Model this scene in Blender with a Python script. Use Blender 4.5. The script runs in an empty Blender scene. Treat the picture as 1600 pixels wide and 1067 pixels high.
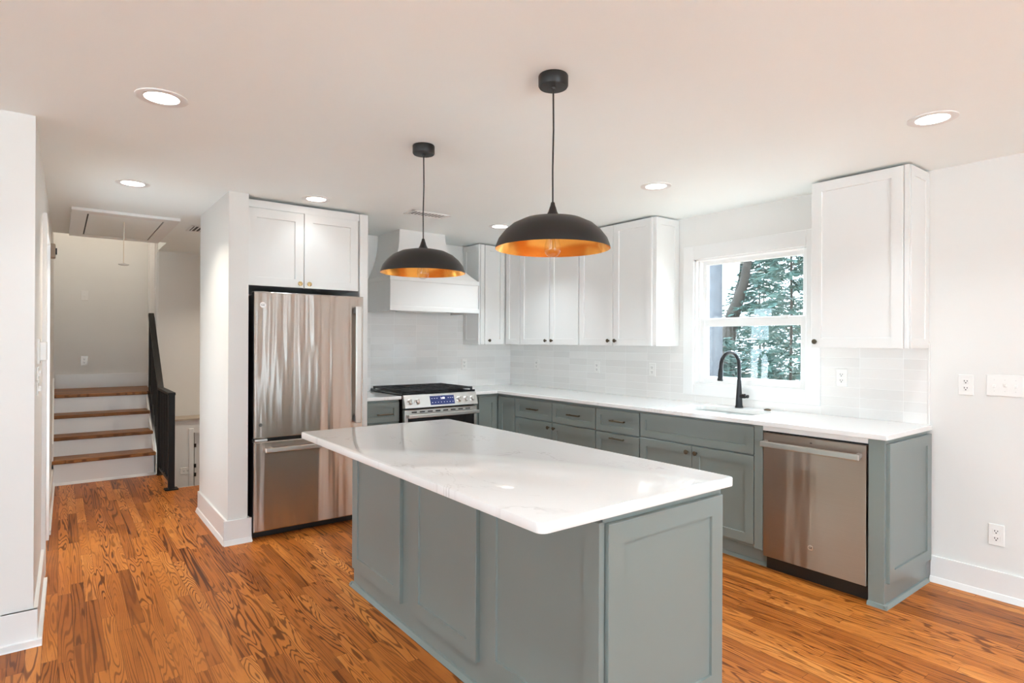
import bpy, bmesh, math, random
from mathutils import Vector, Matrix
SC = bpy.context.scene
COL = SC.collection
PI = math.pi

# ------------------------------------------------------------------ camera
cam_d = bpy.data.cameras.new('camera')
cam = bpy.data.objects.new('camera', cam_d); COL.objects.link(cam)
cam_d.sensor_width = 36.0; cam_d.lens = 36.0 * 920.8 / 1600.0
cam_d.clip_start = 0.05; cam_d.clip_end = 200
CF = Vector((0.609214932, 0.793004866, 0.000669986))
CR = Vector((0.79299558, -0.60921151, 0.00439876))
CU = Vector((-0.0038964, 0.0021485, 0.9999901))
M = Matrix.Identity(4)
for i in range(3):
    M[i][0] = CR[i]; M[i][1] = CU[i]; M[i][2] = -CF[i]
M.translation = Vector((0, 0, 1.3898))
cam.matrix_world = M
SC.camera = cam

# ------------------------------------------------------------------ world, sun, exposure
W = bpy.data.worlds.new('sky'); SC.world = W; W.use_nodes = True
bg = W.node_tree.nodes['Background']
bg.inputs[0].default_value = (0.74, 0.89, 1.0, 1); bg.inputs[1].default_value = 7.4
sun_d = bpy.data.lights.new('sun', 'SUN'); sun_d.energy = 27; sun_d.angle = 0.009
sun_d.color = (1.0, 0.97, 0.93)
sun = bpy.data.objects.new('sun', sun_d); COL.objects.link(sun)
_el, _az = math.radians(36), math.atan(0.2)
sdir = Vector((-math.cos(_el) * math.cos(_az), -math.cos(_el) * math.sin(_az), -math.sin(_el)))
sun.rotation_euler = sdir.to_track_quat('-Z', 'Y').to_euler()
sun.location = (12, 4, 9)
SC.view_settings.view_transform = 'Standard'
SC.view_settings.look = 'None'
SC.view_settings.gamma = 1.0
SC.view_settings.use_curve_mapping = False
SC.view_settings.exposure = 0.22
CAN_W = 9.0          # watts of each recessed ceiling lamp
SC.cycles.max_bounces = 12; SC.cycles.diffuse_bounces = 6; SC.cycles.transparent_max_bounces = 12
SC.cycles.use_denoising = True; SC.cycles.blur_glossy = 0.0; SC.cycles.sample_clamp_indirect = 40

# ------------------------------------------------------------------ room constants
H = 2.41
XW, YS = 4.073, 5.328
UT, UB = 2.397, 1.362
CT, CB = 0.912, 0.884

# ------------------------------------------------------------------ materials
def new_mat(name):
    m = bpy.data.materials.new(name); m.use_nodes = True
    return m, m.node_tree, m.node_tree.nodes['Principled BSDF']
def pm(name, col, rough=.5, metal=0, spec=.5, var=0.03, scale=3.0, bump=0.0, bscale=200, **kw):
    """principled with a soft procedural tone variation"""
    m, nt, b = new_mat(name)
    tc = nt.nodes.new('ShaderNodeTexCoord')
    n = nt.nodes.new('ShaderNodeTexNoise'); n.inputs['Scale'].default_value = scale; n.inputs['Detail'].default_value = 3
    nt.links.new(tc.outputs['Object'], n.inputs['Vector'])
    mx = nt.nodes.new('ShaderNodeMix'); mx.data_type = 'RGBA'
    nt.links.new(n.outputs['Fac'], mx.inputs['Factor'])
    mx.inputs['A'].default_value = (*[max(0, c * (1 - var)) for c in col], 1)
    mx.inputs['B'].default_value = (*[min(1, c * (1 + var)) for c in col], 1)
    nt.links.new(mx.outputs['Result'], b.inputs['Base Color'])
    b.inputs['Roughness'].default_value = rough; b.inputs['Metallic'].default_value = metal
    b.inputs['Specular IOR Level'].default_value = spec
    for k, v in kw.items(): b.inputs[k.replace('_', ' ')].default_value = v
    if bump:
        n2 = nt.nodes.new('ShaderNodeTexNoise'); n2.inputs['Scale'].default_value = bscale
        nt.links.new(tc.outputs['Object'], n2.inputs['Vector'])
        bp = nt.nodes.new('ShaderNodeBump'); bp.inputs['Strength'].default_value = bump; bp.inputs['Distance'].default_value = .002
        nt.links.new(n2.outputs['Fac'], bp.inputs['Height']); nt.links.new(bp.outputs['Normal'], b.inputs['Normal'])
    return m

class NT:
    """tiny node-graph helper"""
    def __init__(s, nt): s.nt = nt
    def n(s, t, **kw):
        nd = s.nt.nodes.new(t)
        for k, v in kw.items(): setattr(nd, k, v)
        return nd
    def put(s, sock, v):
        if hasattr(v, 'links') or hasattr(v, 'is_output'): s.nt.links.new(v, sock)
        else: sock.default_value = v
    def math(s, op, a, b=None, c=None, clamp=False):
        nd = s.n('ShaderNodeMath', operation=op, use_clamp=clamp)
        for i, v in enumerate((a, b, c)):
            if v is not None: s.put(nd.inputs[i], v)
        return nd.outputs[0]
    def comb(s, x, y, z):
        nd = s.n('ShaderNodeCombineXYZ')
        for i, v in enumerate((x, y, z)): s.put(nd.inputs[i], v)
        return nd.outputs[0]
    def noise(s, vec, scale, detail=2, rough=.5, dist=0):
        nd = s.n('ShaderNodeTexNoise'); s.put(nd.inputs['Vector'], vec)
        nd.inputs['Scale'].default_value = scale; nd.inputs['Detail'].default_value = detail
        nd.inputs['Roughness'].default_value = rough; nd.inputs['Distortion'].default_value = dist
        return nd.outputs['Fac']
    def mix(s, f, a, b, blend='MIX'):
        nd = s.n('ShaderNodeMix', data_type='RGBA', blend_type=blend)
        s.put(nd.inputs['Factor'], f); s.put(nd.inputs['A'], a); s.put(nd.inputs['B'], b)
        return nd.outputs['Result']
    def ramp(s, f, stops):
        nd = s.n('ShaderNodeValToRGB'); s.put(nd.inputs[0], f)
        e = nd.color_ramp.elements
        while len(e) < len(stops): e.new(.5)
        for i, (p, c) in enumerate(stops): e[i].position = p; e[i].color = (*c, 1)
        return nd.outputs[0]
    def sstep(s, x, a, b):
        nd = s.n('ShaderNodeMapRange', interpolation_type='SMOOTHSTEP'); s.put(nd.inputs[0], x)
        nd.inputs[1].default_value = a; nd.inputs[2].default_value = b
        return nd.outputs[0]
    def xyz(s, obj=True):
        tc = s.n('ShaderNodeTexCoord'); sp = s.n('ShaderNodeSeparateXYZ')
        s.nt.links.new(tc.outputs['Object'], sp.inputs[0])
        return sp.outputs[0], sp.outputs[1], sp.outputs[2]

def oak(name, along='y', width=.057, length=.85, tones=None):
    m, nt, b = new_mat(name); g = NT(nt)
    X, Y, Z = g.xyz()
    if along == 'x': X, Y = Y, X
    px = g.math('DIVIDE', X, width); pid = g.math('FLOOR', px); fx = g.math('FRACT', px)
    wn = g.n('ShaderNodeTexWhiteNoise', noise_dimensions='1D'); g.put(wn.inputs['W'], pid)
    y2 = g.math('ADD', g.math('DIVIDE', Y, length), g.math('MULTIPLY', wn.outputs['Value'], 7.3))
    bid = g.math('FLOOR', y2); fy = g.math('FRACT', y2)
    w2 = g.n('ShaderNodeTexWhiteNoise', noise_dimensions='3D'); g.put(w2.inputs['Vector'], g.comb(pid, bid, 3.7))
    sp = g.n('ShaderNodeSeparateColor'); nt.links.new(w2.outputs['Color'], sp.inputs[0])
    r1, r2, r3 = sp.outputs
    # cathedral grain: contour lines of a stretched noise, its spread differing per board
    gv = g.comb(g.math('ADD', X, g.math('MULTIPLY', r1, 31.0)), g.math('ADD', g.math('MULTIPLY', Y, g.math('ADD', .022, g.math('MULTIPLY', r2, .075))), g.math('MULTIPLY', r3, 57.0)), 0.0)
    N = g.noise(gv, 13.0, 1.6, .5, .18)
    freq = g.math('ADD', 70.0, g.math('MULTIPLY', r3, 100.0))
    S = g.math('SINE', g.math('MULTIPLY', N, freq))
    line = g.sstep(S, .15, .95)
    # pores: very long thin streaks
    pv = g.comb(g.math('MULTIPLY', X, 1.0), g.math('MULTIPLY', Y, .03), 0.0)
    pores = g.noise(pv, 420.0, 2, .6)
    blot = g.noise(g.comb(X, g.math('MULTIPLY', Y, .25), r1), 9.0, 3, .6)
    T = tones or [(0, (.27, .074, .010)), (.35, (.45, .137, .021)), (.7, (.57, .193, .034)), (1, (.70, .28, .066))]
    base = g.ramp(g.math('ADD', g.math('MULTIPLY', r2, .75), g.math('MULTIPLY', g.math('SUBTRACT', blot, .38), .7), clamp=True), T)
    dark = g.mix(1.0, base, (.24, .165, .11, 1), 'MULTIPLY')
    lw = g.math('MULTIPLY', line, g.math('ADD', .35, g.math('MULTIPLY', r1, .65)))
    c = g.mix(lw, base, dark)
    c = g.mix(g.math('MULTIPLY', g.sstep(pores, .55, .75), .38), c, dark)
    ex = g.math('MINIMUM', fx, g.math('SUBTRACT', 1.0, fx))
    ey = g.math('MULTIPLY', g.math('MINIMUM', fy, g.math('SUBTRACT', 1.0, fy)), length / width)
    gap = g.math('SUBTRACT', 1.0, g.sstep(g.math('MINIMUM', ex, ey), .004, .024))
    c = g.mix(g.math('MULTIPLY', gap, .75), c, (.05, .018, .006, 1))
    nt.links.new(c, b.inputs['Base Color'])
    b.inputs['Roughness'].default_value = .40; b.inputs['Specular IOR Level'].default_value = .22
    bp = g.n('ShaderNodeBump'); bp.inputs['Strength'].default_value = .12; bp.inputs['Distance'].default_value = .002
    g.put(bp.inputs['Height'], g.math('SUBTRACT', 1.0, g.math('ADD', gap, g.math('MULTIPLY', line, .25))))
    nt.links.new(bp.outputs[0], b.inputs['Normal'])
    return m

def tile(name, horiz):
    m, nt, b = new_mat(name); g = NT(nt)
    X, Y, Z = g.xyz()
    U = Y if horiz == 'y' else X
    pu = g.math('DIVIDE', g.math('ADD', U, .087), .246); pz = g.math('DIVIDE', g.math('SUBTRACT', Z, CT - .002), .0645)
    fu, fz = g.math('FRACT', pu), g.math('FRACT', pz)
    eu = g.math('MULTIPLY', g.math('MINIMUM', fu, g.math('SUBTRACT', 1.0, fu)), .246)
    ez = g.math('MULTIPLY', g.math('MINIMUM', fz, g.math('SUBTRACT', 1.0, fz)), .0645)
    e = g.math('MINIMUM', eu, ez)
    grout = g.math('SUBTRACT', 1.0, g.sstep(e, .0008, .0020))
    wn = g.n('ShaderNodeTexWhiteNoise', noise_dimensions='2D')
    g.put(wn.inputs['Vector'], g.comb(g.math('FLOOR', pu), g.math('FLOOR', pz), 0.0))
    c = g.mix(wn.outputs['Value'], (.76, .738, .712, 1), (.82, .798, .772, 1))
    c = g.mix(grout, c, (.88, .87, .85, 1))
    nt.links.new(c, b.inputs['Base Color'])
    b.inputs['Roughness'].default_value = .16
    bp = g.n('ShaderNodeBump'); bp.inputs['Strength'].default_value = .35; bp.inputs['Distance'].default_value = .003
    wav = g.noise(g.comb(X, Y, g.math('MULTIPLY', Z, 2.5)), 9.0, 2)
    g.put(bp.inputs['Height'], g.math('ADD', g.math('MULTIPLY', g.sstep(e, 0, .004), .5), g.math('MULTIPLY', wav, .5)))
    nt.links.new(bp.outputs[0], b.inputs['Normal'])
    return m

def quartz(name):
    m, nt, b = new_mat(name); g = NT(nt)
    X, Y, Z = g.xyz(); v = g.comb(X, Y, Z)
    n1 = g.noise(g.comb(g.math('MULTIPLY', X, 1.6), Y, 0.0), 1.9, 5, .6, .8)
    vein = g.math('SUBTRACT', 1.0, g.sstep(g.math('ABSOLUTE', g.math('SUBTRACT', n1, .5)), .0, .010))
    n2 = g.noise(v, 3.0, 3)
    vein = g.math('MULTIPLY', vein, g.sstep(n2, .45, .7))
    c = g.mix(g.math('MULTIPLY', vein, .55), (.83, .82, .805, 1), (.50, .475, .45, 1))
    c = g.mix(g.math('MULTIPLY', g.noise(v, 160, 2), .10), c, (.6, .58, .56, 1))
    nt.links.new(c, b.inputs['Base Color'])
    b.inputs['Roughness'].default_value = .075; b.inputs['Specular IOR Level'].default_value = .6
    return m

def steel(name, axis, rough=.26, col=(.60, .575, .545), wob=.10):
    """brushed steel, highlights drawn out along `axis`"""
    m, nt, b = new_mat(name); g = NT(nt)
    X, Y, Z = g.xyz()
    b.inputs['Base Color'].default_value = (*col, 1); b.inputs['Metallic'].default_value = 1
    b.inputs['Roughness'].default_value = rough; b.inputs['Anisotropic'].default_value = 1.0
    tg = g.n('ShaderNodeTangent', direction_type='RADIAL', axis=axis)
    nt.links.new(tg.outputs[0], b.inputs['Tangent'])
    fine = g.noise(g.comb(g.math('MULTIPLY', X, 1.0), g.math('MULTIPLY', Y, 1.0), g.math('MULTIPLY', Z, 90.0)), 8.0, 2)
    c = g.mix(fine, (*[k * .93 for k in col], 1), (*[min(1, k * 1.06) for k in col], 1))
    nt.links.new(c, b.inputs['Base Color'])
    if wob:
        w = g.noise(g.comb(g.math('MULTIPLY', X, 2.2), g.math('MULTIPLY', Y, 2.2), g.math('MULTIPLY', Z, .16)), 4.0, 1.5)
        bp = g.n('ShaderNodeBump'); bp.inputs['Strength'].default_value = wob; bp.inputs['Distance'].default_value = .05
        g.put(bp.inputs['Height'], w); nt.links.new(bp.outputs[0], b.inputs['Normal'])
    return m

def emit(name, col, s):
    m, nt, b = new_mat(name)
    b.inputs['Base Color'].default_value = (.8, .8, .8, 1)
    b.inputs['Emission Color'].default_value = (*col, 1); b.inputs['Emission Strength'].default_value = s
    return m

def pane_mat(name):
    """thin window pane: lets light straight through, mirrors a little"""
    m = bpy.data.materials.new(name); m.use_nodes = True; nt = m.node_tree; nt.nodes.clear(); g = NT(nt)
    tr = g.n('ShaderNodeBsdfTransparent'); tr.inputs[0].default_value = (.95, .97, .98, 1)
    gl = g.n('ShaderNodeBsdfGlossy'); gl.inputs['Roughness'].default_value = 0.0
    ge = g.n('ShaderNodeNewGeometry'); vm = g.n('ShaderNodeVectorMath', operation='DOT_PRODUCT')
    nt.links.new(ge.outputs['Normal'], vm.inputs[0]); nt.links.new(ge.outputs['Incoming'], vm.inputs[1])
    k = g.math('POWER', g.math('SUBTRACT', 1.0, g.math('ABSOLUTE', vm.outputs['Value'])), 5.0)     # Schlick, alike on both faces
    fr = g.math('ADD', .055, g.math('MULTIPLY', k, .945))
    mx = g.n('ShaderNodeMixShader'); nt.links.new(fr, mx.inputs[0])
    nt.links.new(tr.outputs[0], mx.inputs[1]); nt.links.new(gl.outputs[0], mx.inputs[2])
    o = g.n('ShaderNodeOutputMaterial'); nt.links.new(mx.outputs[0], o.inputs[0])
    return m

WALL = pm('wall paint warm white', (.765, .750, .722), .55, var=.012, bump=.05, bscale=260)
CEIL = pm('ceiling paint', (.895, .94, .93), .7, var=.012)
TRIM = pm('trim gloss white', (.80, .79, .775), .28, var=.01)
CABW = pm('cabinet white', (.775, .765, .745), .30, var=.01)
CABG = pm('cabinet sage grey', (.205, .238, .226), .30, var=.03, scale=2)
CABD = pm('cabinet inner edge grey', (.17, .19, .18), .4)
FLOOR = oak('oak strip floor')
TREAD = oak('oak stair tread', 'x', .09, 1.6, [(0, (.20, .075, .018)), (.5, (.30, .115, .03)), (1, (.42, .18, .055))])
TILEY, TILEX = tile('glazed tile long wall', 'y'), tile('glazed tile range wall', 'x')
TILET = pm('tile edge trim', (.80, .775, .745), .2, var=.01)
QUARTZ = quartz('white quartz')
STEELZ = steel('brushed steel upright', 'X', .235, (.62, .585, .545), .26)
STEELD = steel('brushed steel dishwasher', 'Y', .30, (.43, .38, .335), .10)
STEELH = pm('satin steel', (.70, .68, .65), .34, 1, var=.04, scale=20)
SINKM = pm('sink steel', (.55, .56, .57), .30, 1, var=.03)
BLACK = pm('black enamel', (.012, .012, .012), .35)
BLACKG = pm('black glass', (.008, .008, .01), .06)
IRON = pm('cast iron', (.02, .02, .021), .55, bump=.2, bscale=500)
RAILM = pm('rail black paint', (.008, .0075, .0075), .5, spec=.3)
BRONZE = pm('aged bronze', (.12, .095, .065), .38, .9, var=.15, scale=60)
BRASS = pm('pale brass', (.62, .46, .24), .25, 1)
LAMPB = pm('lamp black bronze', (.014, .0125, .012), .42, .1, var=.25, scale=12)
COPPER = pm('copper gilt lining', (.98, .44, .085), .24, .85, var=.05)
FAUC = pm('oil rubbed black', (.018, .018, .02), .30, .4)
PLAST = pm('white plastic', (.84, .82, .79), .25, var=.005)
DARKP = pm('dark slot', (.05, .045, .04), .6)
TAN = pm('tan plastic', (.42, .33, .25), .5)
LEDGE = pm('beige ledge', (.46, .38, .30), .5)
HOODIN = pm('hood liner brown', (.085, .045, .022), .5, var=.2)
DISPL = pm('blue display glass', (.035, .05, .17), .12)
MARK = emit('display marks', (.55, .55, .85), .7)
DIGIT = emit('display digits', (.85, .80, 1.0), 2.0)
CANE = emit('lamp diffuser', (1.0, .95, .88), 7.0)
GLASS = pane_mat('window glass')
ROPE = pm('cord', (.75, .66, .55), .7)
LEAF = pm('needle green', (.040, .088, .074), .6, var=.5, scale=1.6)
LEAF2 = pm('leaf yellow green', (.20, .25, .10), .6, var=.4, scale=2)
BARK = pm('bark', (.028, .023, .018), .85, var=.4, scale=9, bump=.8, bscale=30)
BARKG = pm('grey bark', (.065, .072, .085), .85, var=.25, scale=9, bump=.6, bscale=30)
SOIL = pm('soil and needles', (.16, .12, .08), .9, var=.4, scale=4)
DECK = pm('painted rail white', (.7, .71, .72), .5)
BULBG = pane_mat('clear bulb glass')

# ------------------------------------------------------------------ mesh helpers
class MB:
    def __init__(s): s.bm = bmesh.new()
    def face(s, vs):
        try: s.bm.faces.new([s.bm.verts.new(v) for v in vs])
        except ValueError: pass
    def box(s, x0, x1, y0, y1, z0, z1, bev=0.0, seg=1):
        t = bmesh.new()
        v = [t.verts.new((x, y, z)) for x in (x0, x1) for y in (y0, y1) for z in (z0, z1)]
        for f in ((0, 1, 3, 2), (4, 6, 7, 5), (0, 4, 5, 1), (2, 3, 7, 6), (0, 2, 6, 4), (1, 5, 7, 3)):
            t.faces.new([v[i] for i in f])
        if bev: bmesh.ops.bevel(t, geom=list(t.edges), offset=bev, segments=seg, affect='EDGES', profile=.5)
        s._merge(t); return s
    def _merge(s, t):
        bmesh.ops.recalc_face_normals(t, faces=list(t.faces))
        me = bpy.data.meshes.new('tmp'); t.to_mesh(me); t.free()
        s.bm.from_mesh(me); bpy.data.meshes.remove(me)
    def prism(s, pts, axis, a0, a1, bev=0.0):
        """extrude polygon pts (2D, in the plane normal to axis) from a0 to a1"""
        t = bmesh.new()
        def V(p, a):
            return {'x': (a, p[0], p[1]), 'y': (p[0], a, p[1]), 'z': (p[0], p[1], a)}[axis]
        A = [t.verts.new(V(p, a0)) for p in pts]; B = [t.verts.new(V(p, a1)) for p in pts]
        t.faces.new(A); t.faces.new(B[::-1]); n = len(pts)
        for i in range(n): t.faces.new((A[i], B[i], B[(i + 1) % n], A[(i + 1) % n]))
        if bev:
            bmesh.ops.recalc_face_normals(t, faces=list(t.faces))
            bmesh.ops.bevel(t, geom=list(t.edges), offset=bev, segments=2, affect='EDGES', profile=.5)
        s._merge(t); return s
    def rings(s, rings, cap0=True, cap1=True, closed=True):
        t = bmesh.new(); R = [[t.verts.new(p) for p in r] for r in rings]; n = len(rings[0])
        for a, b in zip(R, R[1:]):
            for i in range(n if closed else n - 1):
                t.faces.new((a[i], a[(i + 1) % n], b[(i + 1) % n], b[i]))
        if cap0: t.faces.new(R[0][::-1])
        if cap1: t.faces.new(R[-1])
        s._merge(t); return s
    def lathe(s, prof, c=(0, 0, 0), axis=(0, 0, 1), seg=32, cap0=True, cap1=True):
        """prof: list of (radius, distance along axis)"""
        q = Vector((0, 0, 1)).rotation_difference(Vector(axis))
        rs = []
        for r, h in prof:
            rs.append([Vector(c) + q @ Vector((r * math.cos(2 * PI * i / seg), r * math.sin(2 * PI * i / seg), h)) for i in range(seg)])
        return s.rings(rs, cap0, cap1)
    def cyl(s, p0, p1, r, seg=16, r1=None):
        p0, p1 = Vector(p0), Vector(p1); d = p1 - p0
        return s.lathe([(r, 0), (r1 if r1 is not None else r, d.length)], p0, d.normalized(), seg)
    def tube(s, pts, rad, seg=12):
        pts = [Vector(p) for p in pts]; rs = []
        up = Vector((0.31, 0.87, .12)).normalized()
        for i, p in enumerate(pts):
            d = (pts[min(i + 1, len(pts) - 1)] - pts[max(i - 1, 0)]).normalized()
            a = up - d * up.dot(d); a.normalize(); b = d.cross(a)
            r = rad[i] if isinstance(rad, (list, tuple)) else rad
            rs.append([p + (a * math.cos(2 * PI * k / seg) + b * math.sin(2 * PI * k / seg)) * r for k in range(seg)])
        return s.rings(rs)
    def bar(s, p0, p1, w, h):
        """square bar between two points, w across, h in the vertical plane"""
        p0, p1 = Vector(p0), Vector(p1); d = (p1 - p0).normalized()
        a = d.cross(Vector((0, 0, 1)))
        a = Vector((1, 0, 0)) if a.length < 1e-4 else a.normalized()
        b = a.cross(d)
        return s.rings([[p + a * sx * w / 2 + b * sz * h / 2 for sx, sz in ((-1, -1), (1, -1), (1, 1), (-1, 1))] for p in (p0, p1)])
    def shaker(s, face, plane, a0, a1, z0, z1, rail=.058, t=.02, rec=.011):
        a0, a1 = min(a0, a1), max(a0, a1)
        def V(a, d, z): return (plane + d, a, z) if face == '-x' else (a, plane + d, z)
        def ring(i, d): return [V(a0 + i, d, z0 + i), V(a1 - i, d, z0 + i), V(a1 - i, d, z1 - i), V(a0 + i, d, z1 - i)]
        e = .0018
        return s.rings([ring(0, t), ring(0, e), ring(e, 0), ring(rail, 0), ring(rail + .0015, rec)])
    def build(s, name, mat, parent=None, smooth=False, bevel=0):
        me = bpy.data.meshes.new(name)
        if parent is not None:
            off = Vector((0, 0, 0)); p = parent
            while p is not None: off += p.location; p = p.parent
            for v in s.bm.verts: v.co -= off
        s.bm.to_mesh(me); s.bm.free()
        me.materials.append(mat)
        if smooth:
            me.polygons.foreach_set('use_smooth', [True] * len(me.polygons))
            me.set_sharp_from_angle(angle=math.radians(38))
        o = bpy.data.objects.new(name, me); COL.objects.link(o)
        if parent is not None: o.parent = parent
        return o
def B(*a, **k): return MB().box(*a, **k)
def thing(name, label, cat, loc, group=None):
    o = bpy.data.objects.new(name, None); COL.objects.link(o); o.location = loc; o.empty_display_size = .1
    return tag(o, label, cat, group)
def tag(o, label, cat, group=None):
    o['label'] = label; o['category'] = cat
    if group: o['group'] = group
    return o
def struct(o): o['kind'] = 'structure'; return o
def dup(root, loc, label, group=None):
    r = root.copy(); COL.objects.link(r); r.location = loc; r['label'] = label
    if group: r['group'] = group
    def rec(src, dst):
        for ch in list(src.children):
            c = ch.copy(); COL.objects.link(c); c.parent = dst; rec(ch, c)
    rec(root, r)
    return r
def text_mesh(name, txt, size, mat, parent, pos, face, depth=.0008):
    cu = bpy.data.curves.new(name, 'FONT'); cu.body = txt; cu.size = size; cu.extrude = depth
    cu.align_x = 'CENTER'; cu.align_y = 'CENTER'
    tmp = bpy.data.objects.new('tmp', cu); COL.objects.link(tmp)
    me = bpy.data.meshes.new_from_object(tmp.evaluated_get(bpy.context.evaluated_depsgraph_get()))
    bpy.data.objects.remove(tmp); bpy.data.curves.remove(cu)
    me.name = name
    R = Matrix(((1, 0, 0), (0, 0, -1), (0, 1, 0))).to_4x4()          # upright, facing -y
    if face == '-x': R = Matrix.Rotation(-PI / 2, 4, 'Z') @ R
    off = Vector((0, 0, 0)); p = parent
    while p is not None: off += p.location; p = p.parent
    me.transform(Matrix.Translation(Vector(pos) - off) @ R)
    me.materials.clear(); me.materials.append(mat)
    o = bpy.data.objects.new(name, me); COL.objects.link(o); o.parent = parent
    return o

# ------------------------------------------------------------------ the room shell
def wl(x_y):  # the hall's left wall runs very slightly off square
    return -.089 + (x_y - 3.456) * (.036 / 3.644)
fl = MB()
fl.prism([(-4.5, -3), (XW + .1, -3), (XW + .1, YS + .05), (1.99, YS + .05), (1.99, 6.32), (.87, 6.32), (.87, 7.13), (-.35, 7.13), (-.35, 3.6), (-4.5, 3.6)], 'z', -.06, 0)
struct(fl.build('floor', FLOOR))
low = B(.8, 2.1, 6.3, 7.9, -1.30, -1.22); struct(low.build('floor_lower', FLOOR))
struct(B(.86, 2.0, 6.315, 6.335, -1.22, -.001).build('wall_stairwell_front', TRIM))
ce = MB()
ce.prism([(-4.7, -3.2), (XW + .2, -3.2), (XW + .2, YS + .2), (2.1, YS + .2), (2.1, 7.9), (.885, 7.9), (.885, 7.085), (-.35, 7.085), (-.35, 3.6), (-4.7, 3.6)], 'z', H, H + .25)
struct(ce.build('ceiling', CEIL))
struct(B(-.4, 2.1, 7.0, 9.1, 3.45, 3.55).build('ceiling_upstairs', CEIL))
# window wall, pierced by the kitchen window
wy0, wy1, wz0, wz1 = 1.972, 2.884, 1.052, 2.062
ww = MB()
for a in ((-3.2, wy0, 0, H), (wy0, wy1, 0, wz0), (wy0, wy1, wz1, H), (wy1, YS + .2, 0, H)):
    ww.box(XW, XW + .16, a[0], a[1], a[2], a[3] + (.02 if a[3] == H else 0))
struct(ww.build('wall_right', WALL))
struct(B(.94, XW + .02, YS, YS + .14, 0, H + .02).build('wall_back', WALL))
struct(B(.9125, 1.04, 4.356, YS + .05, 0, H + .02).build('wall_fridge', WALL))
lw = MB(); D0, D1, DZ = 4.50, 5.20, 2.05
def lwseg(y0, y1, z0, z1): lw.prism([(-.35, y0), (wl(y0), y0), (wl(y1), y1), (-.35, y1)], 'z', z0, z1)
lwseg(3.456, D0, 0, H + .02); lwseg(D0, D1, DZ, H + .02); lwseg(D1, 7.06, 0, 3.5)
lw.box(-4.6, -.30, 3.456, 3.60, 0, H + .02)
struct(lw.build('wall_left', WALL))
struct(B(-.35, -.053, 7.06, 8.95, 0, 3.5).build('wall_stair_left', WALL))
# rear and far left walls (behind the camera): openings added for daylight
rw = MB()
px0, px1, pz1 = -1.2, 2.35, 2.30
qx0, qx1 = 3.10, 3.34  # narrow unseen slot, added for bright streaks on the fridge steel
rw.box(-4.6, px0, -3.14, -3, 0, H + .02).box(px1, qx0, -3.14, -3, 0, H + .02).box(qx1, XW + .1, -3.14, -3, 0, H + .02).box(qx0, qx1, -3.14, -3, 0, .1).box(qx0, qx1, -3.14, -3, pz1, H + .02).box(px0, px1, -3.14, -3, pz1, H + .02)
struct(rw.build('wall_rear', WALL))
fw = MB(); fy0, fy1 = -2.4, 2.7
fw.box(-4.64, -4.5, -3.1, fy0, 0, H + .02).box(-4.64, -4.5, fy1, 3.55, 0, H + .02).box(-4.64, -4.5, fy0, fy1, 0, .7).box(-4.64, -4.5, fy0, fy1, 2.1, H + .02)
struct(fw.build('wall_far_left', WALL))
# stair hall
struct(B(-.053, .96, 8.85, 8.95, .0, 3.5).build('wall_landing', WALL))
struct(MB().box(.90, .98, 7.875, 8.90, -1.25, 3.5).box(.885, .96, 7.0, 7.88, H + .25, 3.5).build('wall_landing_side', WALL))  # second box, above the ceiling, is added to keep outside light out
struct(B(-.35, .899, 7.13, 8.95, -.06, 0).build('floor_light_seal', TRIM))  # unseen slab added to stop sky light leaking in below the stairs
struct(B(.80, .858, 6.335, 7.87, -1.25, -.062).build('wall_light_seal', TRIM))  # unseen wall added to block a sky light leak into the stairwell
struct(B(.895, 2.1, 7.77, 7.87, .45, H + .05).build('wall_stairwell_back', WALL))
hw = MB().box(.86, 1.20, 7.45, 7.80, -1.25, .495).box(1.20, 2.05, 7.45, 7.80, .35, .495).box(1.20, 2.05, 7.70, 7.80, -1.25, .36)
struct(hw.build('wall_stairwell_half', TRIM))
struct(B(.86, 2.05, 7.43, 7.80, .495, .513).build('trim_ledge', LEDGE))
struct(B(1.95, 2.1, YS, 7.9, -1.25, H + .05).build('wall_stairwell_right', WALL))
struct(B(-.35, .96, 7.02, 7.085, H + .24, 3.5).build('wall_above_hall', WALL))

# baseboards with shoe moulding
def bb(name, segs, h=.15):
    m = MB()
    for face, pl, a0, a1 in segs:
        t, s = .016, .016
        if face == '-x': m.box(pl - t, pl, a0, a1, 0, h, bev=.002); m.prism([(pl - t - s, 0), (pl - t, 0), (pl - t, .034), (pl - t - .006, .030)], 'y', a0, a1)
        if face == '+x': m.box(pl, pl + t, a0, a1, 0, h, bev=.002); m.prism([(pl + t + s, 0), (pl + t, 0), (pl + t, .034), (pl + t + .006, .030)], 'y', a0, a1)
        if face == '-y': m.box(a0, a1, pl - t, pl, 0, h, bev=.002); m.prism([(pl - t - s, 0), (pl - t, 0), (pl - t, .034), (pl - t - .006, .030)], 'x', a0, a1)
    return struct(m.build(name, TRIM))
bb('baseboard_right', [('-x', XW, -3, 1.245)])
bb('baseboard_fridge', [('-x', .9125, 4.342, 5.36), ('-y', 4.356, .885, 1.064), ('+x', 1.04, 4.342, 4.395)], .165)
m = MB()
m.box(-4.5, -.073, 3.440, 3.458, 0, .165, bev=.002).prism([(3.424, 0), (3.442, 0), (3.442, .034), (3.434, .030)], 'x', -4.5, -.058)
m.prism([(-.2, 3.442), (wl(3.45) + .016, 3.442), (wl(4.40) + .016, 4.40), (-.2, 4.40)], 'z', 0, .165)
m.prism([(-.2, 3.426), (wl(3.45) + .032, 3.426), (wl(4.3) + .032, 4.30), (-.2, 4.30)], 'z', 0, .03)
m.prism([(-.2, 5.31), (wl(5.31) + .014, 5.31), (wl(7.1) + .014, 7.10), (-.2, 7.10)], 'z', 0, .16)
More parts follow.
